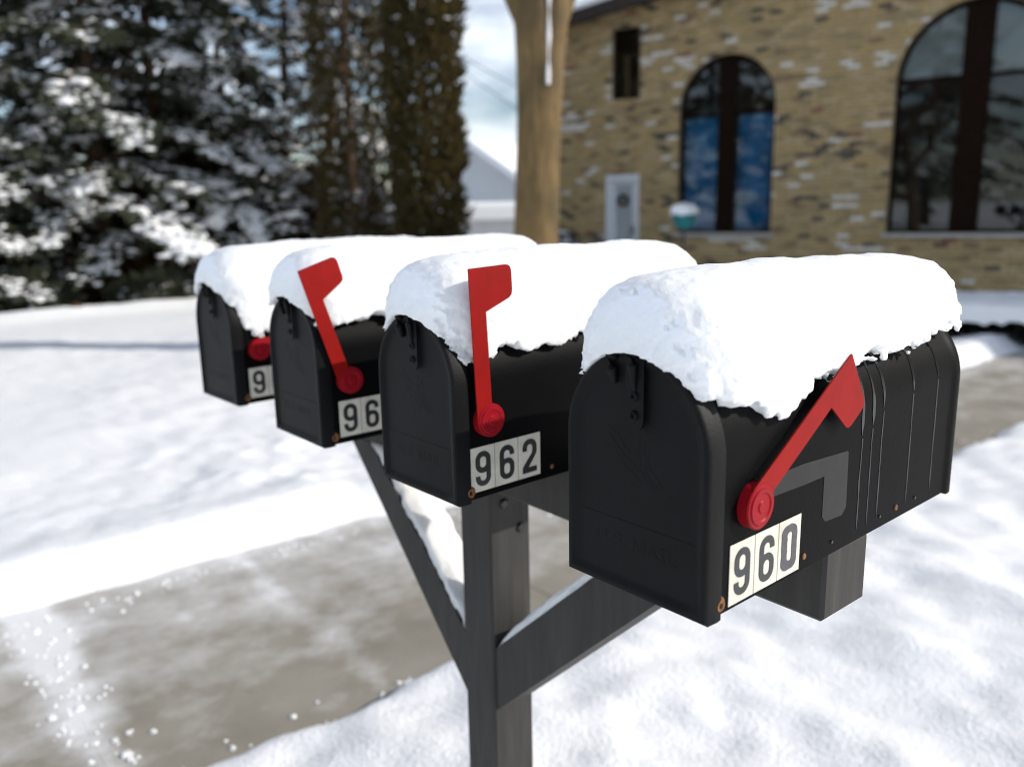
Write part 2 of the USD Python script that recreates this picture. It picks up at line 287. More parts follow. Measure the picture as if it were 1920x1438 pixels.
rg = np.random.default_rng(303); n = 420
cy = rg.uniform(-0.6, 5.0, n); off = rg.exponential(0.055, n); fe_, ne_ = far_edge(cy), near_edge(cy); cx = np.where(rg.random(n) < 0.65, fe_ + off, ne_ - off * 0.6)
k = n // 4; cy[:k] = -0.18 + rg.normal(0, 0.06, k); cx[:k] = rg.uniform(-2.75, -1.55, k)
_b = trimesh.creation.icosphere(1); bv, bf_ = np.asarray(_b.vertices), np.asarray(_b.faces)
S = rg.uniform(0.002, 0.0075, n) * np.where(rg.random(n) < 0.05, 1.8, 1.0); V = np.stack([cx, cy, 0 * cx + 0.002], -1)[:, None] + bv[None] * rg.uniform(0.6, 1.3, (n, len(bv), 1)) * S[:, None, None] * np.array([1.2, 1.2, 0.8])
tag(obj('snow_crumbs', (V.reshape(-1, 3), (bf_[None] + (np.arange(n) * len(bv))[:, None, None]).reshape(-1, 3)), M['ground_snow']), 'loose crumbs of snow scattered along the edges of the walk', 'snow', kind='stuff')

# ------------------------------------------------------------------ house
HX, HY, HROT = -8.189, 11.299, math.radians(17.59)
house = thing('brick_house', 'tan speckled brick house with two tall arched windows and low snowy gable', 'house', (HX, HY, 0), HROT)
S0, S1, SP = -3.30, 17.0, 10.5
def rake(s): return 4.64 + 0.128 * (s + 2.96) if s <= SP else 4.64 + 0.128 * (2 * SP + 2.96 - s)
facade = sg.Polygon([(S0, -0.4), (S1, -0.4), (S1, rake(S1)), (SP, rake(SP)), (S0, rake(S0))])
def arch_open(c, hw, z0, zs, n=28):
    th = np.linspace(0, np.pi, n)
    return sg.Polygon([(c - hw, z0), (c + hw, z0)] + [(c + hw * math.cos(t), zs + hw * math.sin(t)) for t in th])
win_blue = arch_open(-0.065, 0.815, 0.965, 3.035)
win_big = arch_open(3.555, 1.035, 0.957, 3.17)
win_small = sg.box(-2.16, 3.30, -1.62, 4.48)
door_open = sg.box(-2.28, -0.1, -1.61, 2.01)
opens = unary_union([win_blue, win_big, win_small, door_open])
wall = obj('wall', ext(facade.difference(opens), 0.24, 'xz', 0.011), M['mortar'], house)
obj('side_wall', box(S0 + 0.002, S0 + 0.24, 0.252, 9.0, -0.4, rake(S0) - 0.02), M['mortar'], house)
# bricks, one box each: the 300 that show largest are prims, the others one part
BW, BH, JT = 0.190, 0.0567, 0.010
clear = facade.difference(opens.buffer(0.004)); core = facade.difference(opens.buffer(0.13))
cands = []
for r in range(int(5.6 / (BH + JT))):
    z = 0.02 + r * (BH + JT)
    for j in range(-1, int((6.2 - S0) / (BW + JT)) + 1):
        s = S0 + 0.004 + (j + 0.5 * (r % 2)) * (BW + JT)
        rect = sg.box(max(s, S0), z, s + BW, z + BH)
        if rect.area <= 0.002: continue
        if not core.contains(rect):
            rect = rect.intersection(clear)
            if rect.is_empty or rect.area < 0.0012: continue
        cands.append((s + BW / 2, z + BH / 2, rect))
cpos = np.array([(a, b) for a, b, _ in cands])
nw = fbm(np.c_[cpos[:, 0] * 2.2, cpos[:, 1] * 4.2, 0 * cpos[:, 0]], 3, 5); nd = fbm(np.c_[cpos[:, 0] * 2.0, cpos[:, 1] * 4.6, 0 * cpos[:, 0] + 9], 3, 15)
u = rng.random(len(cands)); tone = rng.choice(['tan', 'ochre', 'buff', 'olive', 'tan'], len(cands)).astype(object)
tone[u < 0.02 + 0.95 * np.clip((nw - 0.61) * 4.5, 0, 0.5)] = 'white'
u2 = rng.random(len(cands)); tone[u2 < 0.015 + 0.9 * np.clip((nd - 0.625) * 4.5, 0, 0.5)] = 'charcoal'
u3 = rng.random(len(cands)); tone[(u3 < 0.05)] = 'brown'; tone[u3 < 0.006] = 'red'
cr, sr = math.cos(HROT), math.sin(HROT)
wp = np.c_[HX + cpos[:, 0] * cr, HY + cpos[:, 0] * sr, cpos[:, 1]]; rel = wp - EYE
dep = rel @ _f; px = 960 + 1538.8 * (rel @ RIGHT) / dep; py = 719 + 1538.8 * (rel @ DOWN) / dep
inview = (px > 1080) & (px < 1915) & (py > 4) & (py < 540)
order = np.argsort(np.where(inview, dep, 1e9)); chosen = set(order[:300].tolist())
pool, tones = [], []
for i, (s, z, rect) in enumerate(cands):
    d = 0.0 + 0.004 * rng.random()
    m = ext(rect, 0.016, 'xz', d)
    if i in chosen: obj('brick', m, M['brick_' + tone[i]], wall)
    else:
        pool.append(m); tones.append(np.tile(np.array(TONES[tone[i]]) * (0.9 + 0.2 * rng.random()), (len(m[0]), 1)))
bf = obj('brick_field', cat(pool), M['brick_mixed'], wall); bf.SetCustomDataByKey('kind', 'stuff')
pv = UsdGeom.PrimvarsAPI(bf).CreatePrimvar('tone', Sdf.ValueTypeNames.Color3fArray, 'vertex'); pv.Set(Vt.Vec3fArray.FromNumpy(np.vstack(tones).astype(np.float32)))
def ring_poly(p, w): return p.difference(p.buffer(-w, join_style=2))
def arched_window(p, c, hw, z0, ztr, mull, label):
    fr = obj('window', ext(ring_poly(p.buffer(0.004), 0.055), 0.10, 'xz', 0.10), M['dark_wood'], house, label=label)
    obj('mullion', cbox(c - mull / 2, c + mull / 2, 0.075, 0.19, z0 + 0.02, p.bounds[3] - 0.02, 0.006), M['dark_wood'], fr)
    for a, b in ((c - hw + 0.04, c - mull / 2 - 0.002), (c + mull / 2 + 0.002, c + hw - 0.04)):
        obj('transom', cbox(a, b, 0.11, 0.18, ztr - 0.03, ztr + 0.03, 0.004), M['dark_wood'], fr)
        for lo, hi in ((z0, ztr - 0.028), (ztr + 0.028, 99)):
            g = p.buffer(-0.045).intersection(sg.box(a - 0.001, lo, b + 0.001, hi))
            obj('pane', ext(g, 0.006, 'xz', 0.150), M['pane_glass'], fr)
    obj('sill', cbox(c - hw - 0.06, c + hw + 0.06, -0.045, 0.16, z0 - 0.065, z0 - 0.002, 0.006), M['sill_stone'], fr)
    return fr
wb = arched_window(win_blue, -0.065, 0.815, 0.965, 2.92, 0.30, 'arched window with bright blue lower panes')
wg = arched_window(win_big, 3.555, 1.035, 0.957, 3.17, 0.37, 'wide arched window with pale blinds in its top panes')
def curtain(a, b, z0, z1, y, amp, n):
    xs = np.linspace(a, b, 60); ys = y + amp * np.sin(np.linspace(0, n * 2 * np.pi, 60))
    v = np.vstack([np.c_[xs, ys, 0 * xs + z0], np.c_[xs, ys, 0 * xs + z1], np.c_[xs, ys + 0.01, 0 * xs + z0], np.c_[xs, ys + 0.01, 0 * xs + z1]]); i = np.arange(59); N = 60
    return v, np.vstack([np.c_[i, i + 1, i + N + 1], np.c_[i, i + N + 1, i + N], np.c_[i + 2 * N, i + 3 * N + 1, i + 2 * N + 1], np.c_[i + 2 * N, i + 3 * N, i + 3 * N + 1]])
for a, b in ((-0.84, -0.23), (0.10, 0.72)):
    obj('blue_curtain', curtain(a, b, 0.97, 2.90, 0.235, 0.010, 3), M['blue_curtain'], wb)
for a, b in ((2.55, 3.36), (3.75, 4.56)):
    obj('blind', ext(win_big.buffer(-0.03).intersection(sg.box(a, 3.19, b, 9)), 0.01, 'xz', 0.215), M['grey_blind'], wg)
ws = obj('window', ext(ring_poly(win_small.buffer(0.004), 0.05), 0.10, 'xz', 0.10), M['dark_wood'], house, label='small narrow dark window high beside the eave')
obj('pane', ext(win_small.buffer(-0.04, join_style=2), 0.006, 'xz', 0.15), M['pane_glass'], ws)
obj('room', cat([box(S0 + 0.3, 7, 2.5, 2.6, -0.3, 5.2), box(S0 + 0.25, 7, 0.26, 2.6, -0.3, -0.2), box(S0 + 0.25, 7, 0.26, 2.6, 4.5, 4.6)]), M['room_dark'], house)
dr = obj('door', ext(sg.box(-2.284, -0.1, -1.606, 2.014).difference(sg.box(-2.19, -0.1, -1.70, 1.90)), 0.15, 'xz', 0.02), M['door_white'], house, label='white storm door')
obj('door_leaf', ext(sg.box(-2.188, -0.1, -1.702, 1.898).difference(sg.box(-2.11, 0.35, -1.78, 1.82)), 0.05, 'xz', 0.07), M['door_white'], dr)
obj('door_glass', box(-2.108, -1.782, 0.09, 0.096, 0.352, 1.818), M['door_grey'], dr)
obj('handle', cat([box(-1.765, -1.725, 0.03, 0.069, 0.93, 1.10)]), M['steel_dull'], dr)
rp = sg.Polygon([(S0 - 0.35, rake(S0 - 0.35)), (SP, rake(SP)), (S1, rake(S1)), (S1, rake(S1) + 0.14), (SP, rake(SP) + 0.14), (S0 - 0.35, rake(S0 - 0.35) + 0.14)])
roof = obj('roof', ext(rp, 9.4, 'xz', -0.30), M['fascia_dark'], house)
fp = sg.Polygon([(S0 - 0.36, rake(S0 - 0.35) - 0.06), (SP, rake(SP) - 0.06), (S1, rake(S1) - 0.06), (S1, rake(S1) + 0.15), (SP, rake(SP) + 0.15), (S0 - 0.36, rake(S0 - 0.35) + 0.15)])
obj('fascia', ext(fp, 0.03, 'xz', -0.333), M['fascia_dark'], roof)
def hx(s, y, z): return (HX + s * cr - y * sr, HY + s * sr + y * cr, z)
rs = thing('roof_snow', 'even layer of snow on the low gable roof of the brick house', 'snow', (HX, HY, 0), HROT)
ss = np.arange(S0 - 0.37, S1, 0.2); tn = 0.10 + 0.05 * (fbm(np.c_[ss * 1.3, ss * 0, ss * 0], 3, 3) - 0.5)
top = [(s, rake(s) + 0.143 + t) for s, t in zip(ss, tn)]; bot = [(s, rake(s) + 0.142) for s in ss]
obj('snow_layer', ext(sg.Polygon(top + bot[::-1]), 9.3, 'xz', -0.29), M['branch_snow'], rs)

wreath = thing('wreath', 'small dark wreath on the white storm door of the brick house', 'wreath', hx(-1.945, 0.055, 1.55), HROT)
tor = trimesh.creation.torus(0.085, 0.03, major_sections=24, minor_sections=8)
v = np.asarray(tor.vertices); v = np.c_[v[:, 0], v[:, 2] * 0.8, v[:, 1]] + 0.02 * (rng.random((len(v), 3)) - 0.5)
obj('ring', (v, tor.faces), M['hedge_leaves'], wreath)
obj('bow', cat([cbox(-0.05, 0.05, -0.035, -0.015, -0.12, -0.07, 0.01)]), M['brick_red'], wreath)
bb = thing('birdbath', 'teal bowl heaped with snow standing before the blue paned window', 'birdbath', (-7.77, 9.67, 0))
obj('pedestal', revolve([(0, 0), (0.12, 0), (0.11, 0.04), (0.03, 0.08), (0.018, 0.6), (0.02, 1.02), (0.09, 1.10), (0, 1.10)], 20), M['wire_dark'], bb, smooth=40)
obj('bowl', revolve([(0, 1.08), (0.08, 1.08), (0.15, 1.15), (0.19, 1.27), (0.195, 1.33), (0.17, 1.33), (0, 1.27)], 28), M['teal_glaze'], bb, smooth=40)
sc = trimesh.creation.icosphere(3); v = np.asarray(sc.vertices).copy(); v = v * (1 + 0.25 * (fbm(v * 2 + 5, 3, 2) - 0.5))[:, None] * [0.21, 0.21, 0.13] + [0, 0, 1.345]
tag(obj('snow_cap', (v + [-7.77, 9.67, 0], sc.faces), M['snow'], smooth=True), 'rounded snow heap on the teal bowl by the house', 'snow')

# ------------------------------------------------------------------ vegetation
def diamonds(P, D, L, W, rg, cross=True):
    """flat pointed leaf clumps: base P, direction D, length L, width W; crossed pairs"""
    D = D / (np.linalg.norm(D, axis=1, keepdims=True) + 1e-9); R = rg.normal(size=D.shape); A = np.cross(D, R); A /= np.linalg.norm(A, axis=1, keepdims=True) + 1e-9
    B = np.cross(D, A); vs, fs = [], []
    for k, S in enumerate((A, B) if cross else (A,)):
        mid = P + D * (L * 0.45)[:, None]
        vs.append(np.stack([P, mid + S * (W / 2)[:, None], P + D * L[:, None], mid - S * (W / 2)[:, None]], 1))
    V = np.concatenate(vs).reshape(-1, 3); i = np.arange(len(V) // 4) * 4
    return V, np.vstack([np.c_[i, i + 1, i + 2], np.c_[i, i + 2, i + 3]])
_o = trimesh.creation.icosphere(1)
def blobs(C, S, rg, flat=0.42):
    bv, bf = np.asarray(_o.vertices), np.asarray(_o.faces); n = len(C)
    sc = np.stack([S * rg.uniform(0.7, 1.4, n), S * rg.uniform(0.7, 1.4, n), S * flat * rg.uniform(0.7, 1.2, n)], -1)
    jit = rg.uniform(0.75, 1.25, (n, len(bv), 1)); V = C[:, None] + bv[None] * jit * sc[:, None]
    return V.reshape(-1, 3), (bf[None] + (np.arange(n) * len(bv))[:, None, None]).reshape(-1, 3)
def conifer(root, seed, H, R, z0, dens=1.0, twig=0.26, droop=0.5, needles='spruce_needles', nper=8, trunk_r=0.16, snow=1.0, lean=(0, 0), gap=0.72, snow_size=0.05, low=True):
    rg = np.random.default_rng(seed)
    zz = np.linspace(-0.1, H, 14); tp = np.c_[lean[0] * zz / H + 0.03 * np.sin(zz * 1.3 + seed), lean[1] * zz / H + 0.03 * np.cos(zz * 1.1), zz]
    obj('trunk', tube(tp, trunk_r * (1 - zz / H * 0.93).clip(0.05, 1.2), 10), M['dark_bark'], root, smooth=60)
    P, D, L, W, br, sn, ss_ = [], [], [], [], [], [], []; gap0 = gap
    z = z0
    while z < H - 0.2:
        n = max(3, int(nper * (1 - 0.3 * z / H) + rg.integers(-1, 2))); a0 = rg.random() * 6.3
        for k in range(n):
            a = a0 + k * 2 * np.pi / n + rg.normal() * 0.22; ln = R * (1 - z / H) ** 0.75 * rg.uniform(0.65, 1.12) + 0.25
            t = np.linspace(0, 1, 8); zb = z + rg.normal() * 0.09
            ox, oy = lean[0] * z / H, lean[1] * z / H
            x = np.c_[ox + np.cos(a) * ln * t, oy + np.sin(a) * ln * t, zb + 0.12 * ln * t - droop * ln * t ** 2 + 0.10 * ln * t ** 4]
            x[:, 2] = np.maximum(x[:, 2] + 0.06 * np.sin(t * 7 + k), 0.12)
            br.append(tube(x, 0.028 * (1 - 0.85 * t) * (ln / 2 + 0.3), 5, cap=False))
            m = int(dens * ln * 52); tt = rg.uniform(0.14, 1.0, m) ** 0.8
            q = np.stack([np.interp(tt, t, x[:, c]) for c in range(3)], -1)
            side = np.where(rg.random(m) < 0.5, 1, -1) * rg.uniform(0.35, 1.25, m); da = a + side
            spread = (ln * 0.34 * (1.05 - tt) + 0.08) * rg.random(m)
            q[:, 0] += np.cos(da) * spread; q[:, 1] += np.sin(da) * spread; q[:, 2] -= 0.25 * spread + rg.random(m) * 0.05
            P.append(q); D.append(np.c_[np.cos(da), np.sin(da), rg.uniform(-0.9, 0.05, m)]); L.append(rg.uniform(0.6, 1.3, m) * twig); W.append(rg.uniform(0.22, 0.42, m) * twig)
            ms = int(snow * m * rg.choice([0.35, 1.1, 1.7, 2.4])); k_ = rg.integers(0, m, ms); k_ = k_[rg.random(ms) < (0.3 + tt[k_]) * np.exp(-spread[k_] / 0.30)]
            c = q[k_] + D[-1][k_] * (L[-1][k_] * rg.uniform(0.1, 0.6, len(k_)))[:, None]; c[:, 2] += 0.022
            sn.append(c); ss_.append(rg.uniform(0.35, 1.5, len(c)) * snow_size * rg.choice([0.65, 1.0, 1.0, 1.7]))
        z += gap * rg.uniform(0.8, 1.25)
    tag(obj('branches', cat(br), M['dark_bark'], root), kind='stuff')
    tag(obj('foliage', diamonds(np.vstack(P), np.vstack(D), np.concatenate(L), np.concatenate(W), rg), M[needles], root), kind='stuff')
    if snow > 0: tag(obj('branch_snow', blobs(np.vstack(sn), np.concatenate(ss_), rg), M['branch_snow'], root), kind='stuff')
    return root
spA = conifer(thing('spruce_tree', 'tall snow laden spruce, nearest the left edge of the snowy ridge', 'tree', (-15.1, 3.2, 0.0)), 3, 11, 2.9, 1.75, dens=1.25, trunk_r=0.15)
spB = conifer(thing('spruce_tree', 'dark spruce with the black trunk right behind the first spruce', 'tree', (-15.6, 4.35, 0.0)), 14, 12, 2.7, 1.6, dens=1.25, trunk_r=0.15)
spC = conifer(thing('spruce_tree', 'blue tinged spruce cut by the left edge of the picture', 'tree', (-14.8, 0.6, 0.0)), 25, 10, 2.5, 0.7, dens=1.25)
spD = dup(spA, (-14.9, 5.35, 0.0), 2.3, 'narrow spruce with drooping boughs beside the first thin trunk', (0.62, 0.62, 0.9))
pn1 = conifer(thing('pine_tree', 'thin reddish pine trunk with sparse twigs, left of the leaning one', 'tree', (-14.75, 6.3, 0.0)), 36, 11, 1.5, 1.3, dens=0.55, twig=0.22, needles='pine_needles', nper=4, trunk_r=0.12, snow=0.7, lean=(-1.2, 1.2), gap=0.5, snow_size=0.045)
pn2 = conifer(thing('pine_tree', 'leaning dark pine trunk between the thin trunk and the cedar column', 'tree', (-13.5, 6.2, 0.0)), 47, 10, 1.25, 0.9, dens=0.75, twig=0.2, needles='pine_needles', nper=5, trunk_r=0.11, snow=0.8, lean=(-0.6, 2.3), gap=0.42, snow_size=0.045)
pn3 = dup(pn2, (-14.2, 8.0, 0.0), 1.9, 'bushy pine tucked behind the brown cedar column', (1.0, 1.0, 0.95))
dup(spB, (-17.0, 1.9, 0.0), 0.9, 'spruce filling the gap between the left edge spruce and the first trunk', (0.8, 0.8, 0.8))
GB = 'dark conifers closing the view behind the spruces'
for k, (x, y, s, rz) in enumerate([(-20, -0.6, 0.6, 0.4), (-21.5, 2.2, 0.5, 1.5), (-22, 5.6, 0.5, 2.9), (-20.5, 8.0, 0.42, 4.1), (-21, 10.6, 0.42, 5.2)]):
    dup(spB if k % 2 else spA, (x, y, 0), rz, 'dark conifer in the back row, ' + ('at the left picture edge', 'behind the first spruce trunk', 'behind the black spruce trunk', 'behind the thin reddish pine', 'behind the leaning pine')[k], (s, s, s), GB)
def cedar(root, seed, H, r0, n):
    rg = np.random.default_rng(seed); z = rg.uniform(0.15, H, n); a = rg.uniform(0, 2 * np.pi, n)
    prof = r0 * (0.82 + 0.2 * np.sin(np.clip(z / H, 0, 1) * np.pi)) * np.where(z < 0.7, 0.8 + 0.28 * z, 1) * np.clip((H - z) / 1.6, 0.05, 1) ** 0.6
    r = prof * np.sqrt(rg.uniform(0.30, 1, n)) * (1 + 0.75 * (fbm(np.c_[np.cos(a) * 1.7, np.sin(a) * 1.7, z * 2.3], 3, seed) - 0.5))
    P = np.c_[np.cos(a) * r, np.sin(a) * r, z]; D = np.c_[np.cos(a) * 0.45, np.sin(a) * 0.45, rg.uniform(0.15, 1.1, n)] + rg.normal(0, 0.25, (n, 3))
    obj('trunk', tube(np.c_[0 * np.arange(6), 0 * np.arange(6), np.linspace(-0.1, H * 0.95, 6)], np.linspace(0.09, 0.02, 6), 8), M['dark_bark'], root)
    obj('foliage', diamonds(P, D, rg.uniform(0.08, 0.22, n), rg.uniform(0.035, 0.08, n), rg), M['cedar_leaves'], root); rg = np.random.default_rng(seed + 1)
    m = n // 22; k = rg.choice(n, m, replace=False); C = P[k] * [1.06, 1.06, 1] + [0, 0, 0.05]
    tag(obj('branch_snow', blobs(C, rg.uniform(0.012, 0.040, m), rg), M['branch_snow'], root), kind='stuff')
    return root
cedar(thing('cedar_column', 'brown green columnar cedar standing beside the gap of bright sky', 'tree', (-10.98, 7.12, 0)), 5, 8.5, 0.58, 17000)
cedar(thing('cedar_tree', 'loose brown cedar merging into the left side of the cedar column', 'tree', (-12.55, 6.62, 0)), 15, 7.0, 0.60, 3200)
def shrub(root, seed, r, h, n, leaf, needles, snow_n, ssize=0.05, stems=9):
    rg = np.random.default_rng(seed); st = []
    for k in range(stems):
        a = rg.random() * 6.28; t = np.linspace(0, 1, 5)[:, None]; e = np.array([math.cos(a) * r * 0.7, math.sin(a) * r * 0.7, h * 0.85]); st.append(tube(t * e + [0, 0, -0.05] + 0.05 * t * (1 - t) * rg.normal(size=3), np.linspace(0.012, 0.004, 5), 5))
    tag(obj('stems', cat(st), M['dark_bark'], root), kind='stuff')
    d = rg.normal(size=(n, 3)); d /= np.linalg.norm(d, axis=1, keepdims=True); d[:, 2] = np.abs(d[:, 2])
    rad = rg.uniform(0.35, 1, n) ** 0.5 * (1 + 0.5 * (fbm(d * 2.2 + seed, 3, seed) - 0.5))
    P = d * rad[:, None] * [r, r, h]; obj('foliage', diamonds(P, d + rg.normal(0, 0.5, (n, 3)), rg.uniform(0.6, 1.4, n) * leaf, rg.uniform(0.3, 0.5, n) * leaf, rg), M[needles], root)
    k = rg.choice(n, snow_n); C = P[k] * [1, 1, 1.03]; C = C[C[:, 2] > h * 0.35]
    if len(C): tag(obj('branch_snow', blobs(C, rg.uniform(0.5, 1.5, len(C)) * ssize, rg), M['branch_snow'], root), kind='stuff')
    return root
shrub(thing('evergreen_shrub', 'low snow clotted evergreen shrub under the spruces by the ridge', 'shrub', (-13.7, 3.55, 0.0)), 9, 0.75, 0.5, 2500, 0.16, 'spruce_needles', 500, 0.05)
shrub(thing('evergreen_shrub', 'dark ragged evergreen shrub at the left end of the ridge', 'shrub', (-14.2, 1.55, -0.05)), 49, 0.9, 0.65, 2500, 0.18, 'spruce_needles', 300, 0.05)
shrub(thing('dry_shrub', 'low dry brown brush under the left spruces', 'shrub', (-16.4, 2.5, 0.0)), 59, 1.7, 1.5, 6000, 0.18, 'dry_leaves', 250, 0.05, 16)
shrub(thing('dry_shrub', 'dry brown shrub behind the spruce trunks', 'shrub', (-17.2, 5.9, 0.0)), 19, 2.3, 3.6, 9000, 0.22, 'dry_leaves', 250, 0.05, 16)
shrub(thing('dry_shrub', 'dry brown shrub between leaning pine and cedar column', 'shrub', (-15.3, 7.7, 0.0)), 29, 1.4, 2.3, 5000, 0.18, 'dry_leaves', 400, 0.05, 14)
shrub(thing('evergreen_shrub', 'small snow topped shrub at the foot of the brick wall, by the door', 'shrub', (-9.75, 9.05, 0.0)), 39, 0.30, 1.02, 1200, 0.1, 'hedge_leaves', 160, 0.05)
lump = trimesh.creation.icosphere(2); v = np.asarray(lump.vertices); v = v * (1 + 0.7 * (fbm(v * 2.3, 3, 8) - 0.5))[:, None] * [0.07, 0.10, 0.06] + [-12.35, 2.02, 0.2]
tag(obj('leaf_clump', (v, lump.faces), M['dry_leaves']), 'brown clump of leaves lying on the snow ridge', 'leaves')

def limb_tree(root, seed, base_r, H, levels, bark, first=None, spread=0.6, twigs=True, minr=0.004):
    rg = np.random.default_rng(seed); tr, lb = [], []
    def grow(p, d, r, ln, lev):
        n = 6; pts = [np.array(p, float)]; dd = np.array(d, float)
        for k in range(n):
            dd = dd + rg.normal(0, 0.09 + 0.03 * lev, 3) + [0, 0, 0.04]; dd /= np.linalg.norm(dd); pts.append(pts[-1] + dd * ln / n)
        rr = np.linspace(r, r * 0.55, n + 1); (tr if lev == 0 else lb).append(tube(np.array(pts), rr, 8 if lev < 2 else 5))
        if lev >= levels: return
        for k in range(3 if lev < 2 else 3):
            i = rg.integers(2, n + 1); a = rg.random() * 6.28; s = rg.uniform(0.4, 1.0) * spread * 1.5
            nd = dd + s * np.array([math.cos(a), math.sin(a), rg.uniform(-0.15, 0.5)]); nd /= np.linalg.norm(nd); grow(pts[i], nd, rr[i] * rg.uniform(0.5, 0.75), ln * rg.uniform(0.5, 0.8), lev + 1)
    if first: first(grow, tr, lb)
    else: grow((0, 0, -0.1), (0, 0, 1), base_r, H * 0.36, 0)
    obj('trunk', cat(tr), bark, root, smooth=60); tag(obj('limbs', cat(lb), bark, root), kind='stuff')
    return root
# the big forked trunk between the cedar and the house
tree = thing('maple_tree', 'bare forked tree with a thick smooth trunk in front of the brick house', 'tree', (-5.61, 4.75, 0))
def forked(grow, tr, lb):
    z = np.array([-0.1, 0.0, 0.15, 0.4, 0.9, 1.4, 1.9, 2.3, 2.75, 3.1, 3.5]); r = np.array([0.36, 0.33, 0.28, 0.245, 0.222, 0.216, 0.214, 0.216, 0.228, 0.25, 0.285])
    c = np.c_[-0.02 * z, 0.065 * z - 0.03, z]; th = np.linspace(0, 2 * np.pi, 36, endpoint=False); a = np.array([0.632, 0.775, 0]); b = np.array([-0.775, 0.632, 0])
    loops = []
    for h in np.linspace(-0.1, 3.5, 44):
        cc = np.array([np.interp(h, z, c[:, k]) for k in range(3)]); rr = np.interp(h, z, r)
        bump = 1 + 0.10 * (fbm(np.c_[np.cos(th) * 1.2, np.sin(th) * 1.2, 0 * th + h * 0.9], 3, 4) - 0.5)
        groove = 0.34 * sstep(2.6, 3.5, np.array(h)) * np.exp(-((np.cos(th) - 0.28) / 0.22) ** 2) * (np.sin(th) < 0)
        loops.append(cc + (np.cos(th) * rr * bump)[:, None] * a + (np.sin(th) * np.minimum(rr, 0.235) * bump * (1 - groove))[:, None] * b)
    tr.append(loft(loops))
    cx = np.array([-0.07, 0.19, 3.4])
    for s, r0, d in ((-1, 0.175, (-0.20, -0.22, 1)), (1, 0.155, (0.17, 0.22, 1))):
        d = np.array(d) / np.linalg.norm(d); p0 = cx + a * s * 0.125
        t = np.linspace(0, 1, 7)[:, None]; pts = p0 + t * d * 1.9 - np.array([0, 0, 0.35])
        tr.append(tube(pts, r0 * np.array([0.55, 0.76, 0.92, 0.97, 0.93, 0.87, 0.8]), 14))
        for k in range(4):
            e = d + np.random.default_rng(int(10 * s) + 40 + k).normal(0, 0.35, 3); e /= np.linalg.norm(e); grow(pts[-1 - k % 2], e, r0 * 0.62, 2.6, 1)
limb_tree(tree, 77, 0.3, 9, 4, M['trunk_bark'], forked, 0.55)
cs = thing('crotch_snow', 'streak of snow lodged in the fork of the thick bare tree', 'snow', (-5.61, 4.75, 0))
th = np.linspace(0, 1, 10)
obj('snow_streak', tube(np.c_[0.163 - 0.045 * th, 0.05 + 0.07 * th, 2.55 + 0.95 * th], 0.004 + 0.017 * np.sin(1 + th * 8) ** 2, 8), M['branch_snow'], cs, smooth=True)
far1 = limb_tree(thing('bare_tree', 'hazy bare tree far behind the grey garage, left one', 'tree', (-47, 33, 0)), 5, 0.22, 10, 4, M['far_bark'], None, 0.8)
dup(far1, (-45.5, 37.5, 0), 2.0, 'hazy bare tree far behind the grey garage, right one', (0.9, 0.9, 0.8))
dup(far1, (-36, 20.5, 0), 4.0, 'hazy bare tree behind the cedar column', (0.8, 0.8, 0.75))
# across the street, seen in the window glass
st1 = limb_tree(thing('street_tree', 'bare tree across the street, mirrored in the wide arched window', 'tree', (-3.2, -9.5, 0)), 15, 0.26, 12, 4, M['dark_bark'], None, 0.6)
dup(st1, (-0.9, -13, 0), 1.0, 'second bare tree across the street, mirrored in the wide window'); dup(st1, (-7, -15, 0), 2.2, 'third bare tree across the street, further along')
for k, (x, y) in enumerate([(2, -26), (-3, -28), (-9, -27), (-15, -24), (-22, -20)]):
    dup(spB if k % 2 else spA, (x, y, 0), 0.7 * k, 'dark conifer across the street, ' + ('first', 'second', 'third', 'fourth', 'fifth')[k] + ' from the camera side', (1.9, 1.9, 1.7), 'dark conifers across the street')

# hedge before the house, cushioned with snow
hg = thing('hedge', 'clipped dark hedge under a thick cushion of snow before the house', 'hedge', (-3.05, 8.35, 0), HROT)
rg = np.random.default_rng(91); n = 9000
P = np.c_[rg.uniform(-3.6, 1.5, n), rg.uniform(-0.32, 0.32, n), rg.uniform(0.02, 0.38, n)]
D = P * [0.0, 1.5, 1.0] + rg.normal(0, 0.35, (n, 3)); tag(obj('foliage', diamonds(P, D, rg.uniform(0.05, 0.12, n), rg.uniform(0.025, 0.05, n), rg), M['hedge_leaves'], hg), kind='stuff')
tag(obj('stems', cat([tube(np.array([[s, 0, 0], [s + 0.05, 0.03, 0.3]]), [0.012, 0.006], 5) for s in np.arange(-3.5, 1.5, 0.18)]), M['dark_bark'], hg), kind='stuff')
xs = np.linspace(-3.8, 1.7, 190); ys = np.linspace(-0.42, 0.42, 34); X, Y = np.meshgrid(xs, ys, indexing='ij'); Pn = np.stack([X, Y, 0 * X], -1)
e = np.clip(1 - (np.abs(Y) / 0.42) ** 2.6, 0, 1) ** 0.5 * np.clip(1 - (np.abs(X + 1.05) / 2.75) ** 14, 0, 1) ** 0.5
tz = 0.335 + 0.17 * e + 0.05 * (fbm(Pn * 1.6, 3, 6) - 0.5) + 0.05 * (fbm(Pn * 7, 3, 8) - 0.5); bz = 0.335 - 0.10 * np.clip(np.abs(Y) / 0.42, 0, 1) ** 2 * fbm(Pn * 7, 3, 18) * 1.2 - 0.01
tz = np.where(e < 0.02, bz + 0.003, tz); a, b = X.shape; q = np.arange(a * b).reshape(a, b); f1 = np.concatenate([np.stack([q[:-1, :-1], q[1:, :-1], q[1:, 1:]], -1).reshape(-1, 3), np.stack([q[:-1, :-1], q[1:, 1:], q[:-1, 1:]], -1).reshape(-1, 3)])
hs = thing('hedge_snow', 'thick cushion of snow lying along the clipped hedge', 'snow', (-3.05, 8.35, 0), HROT)
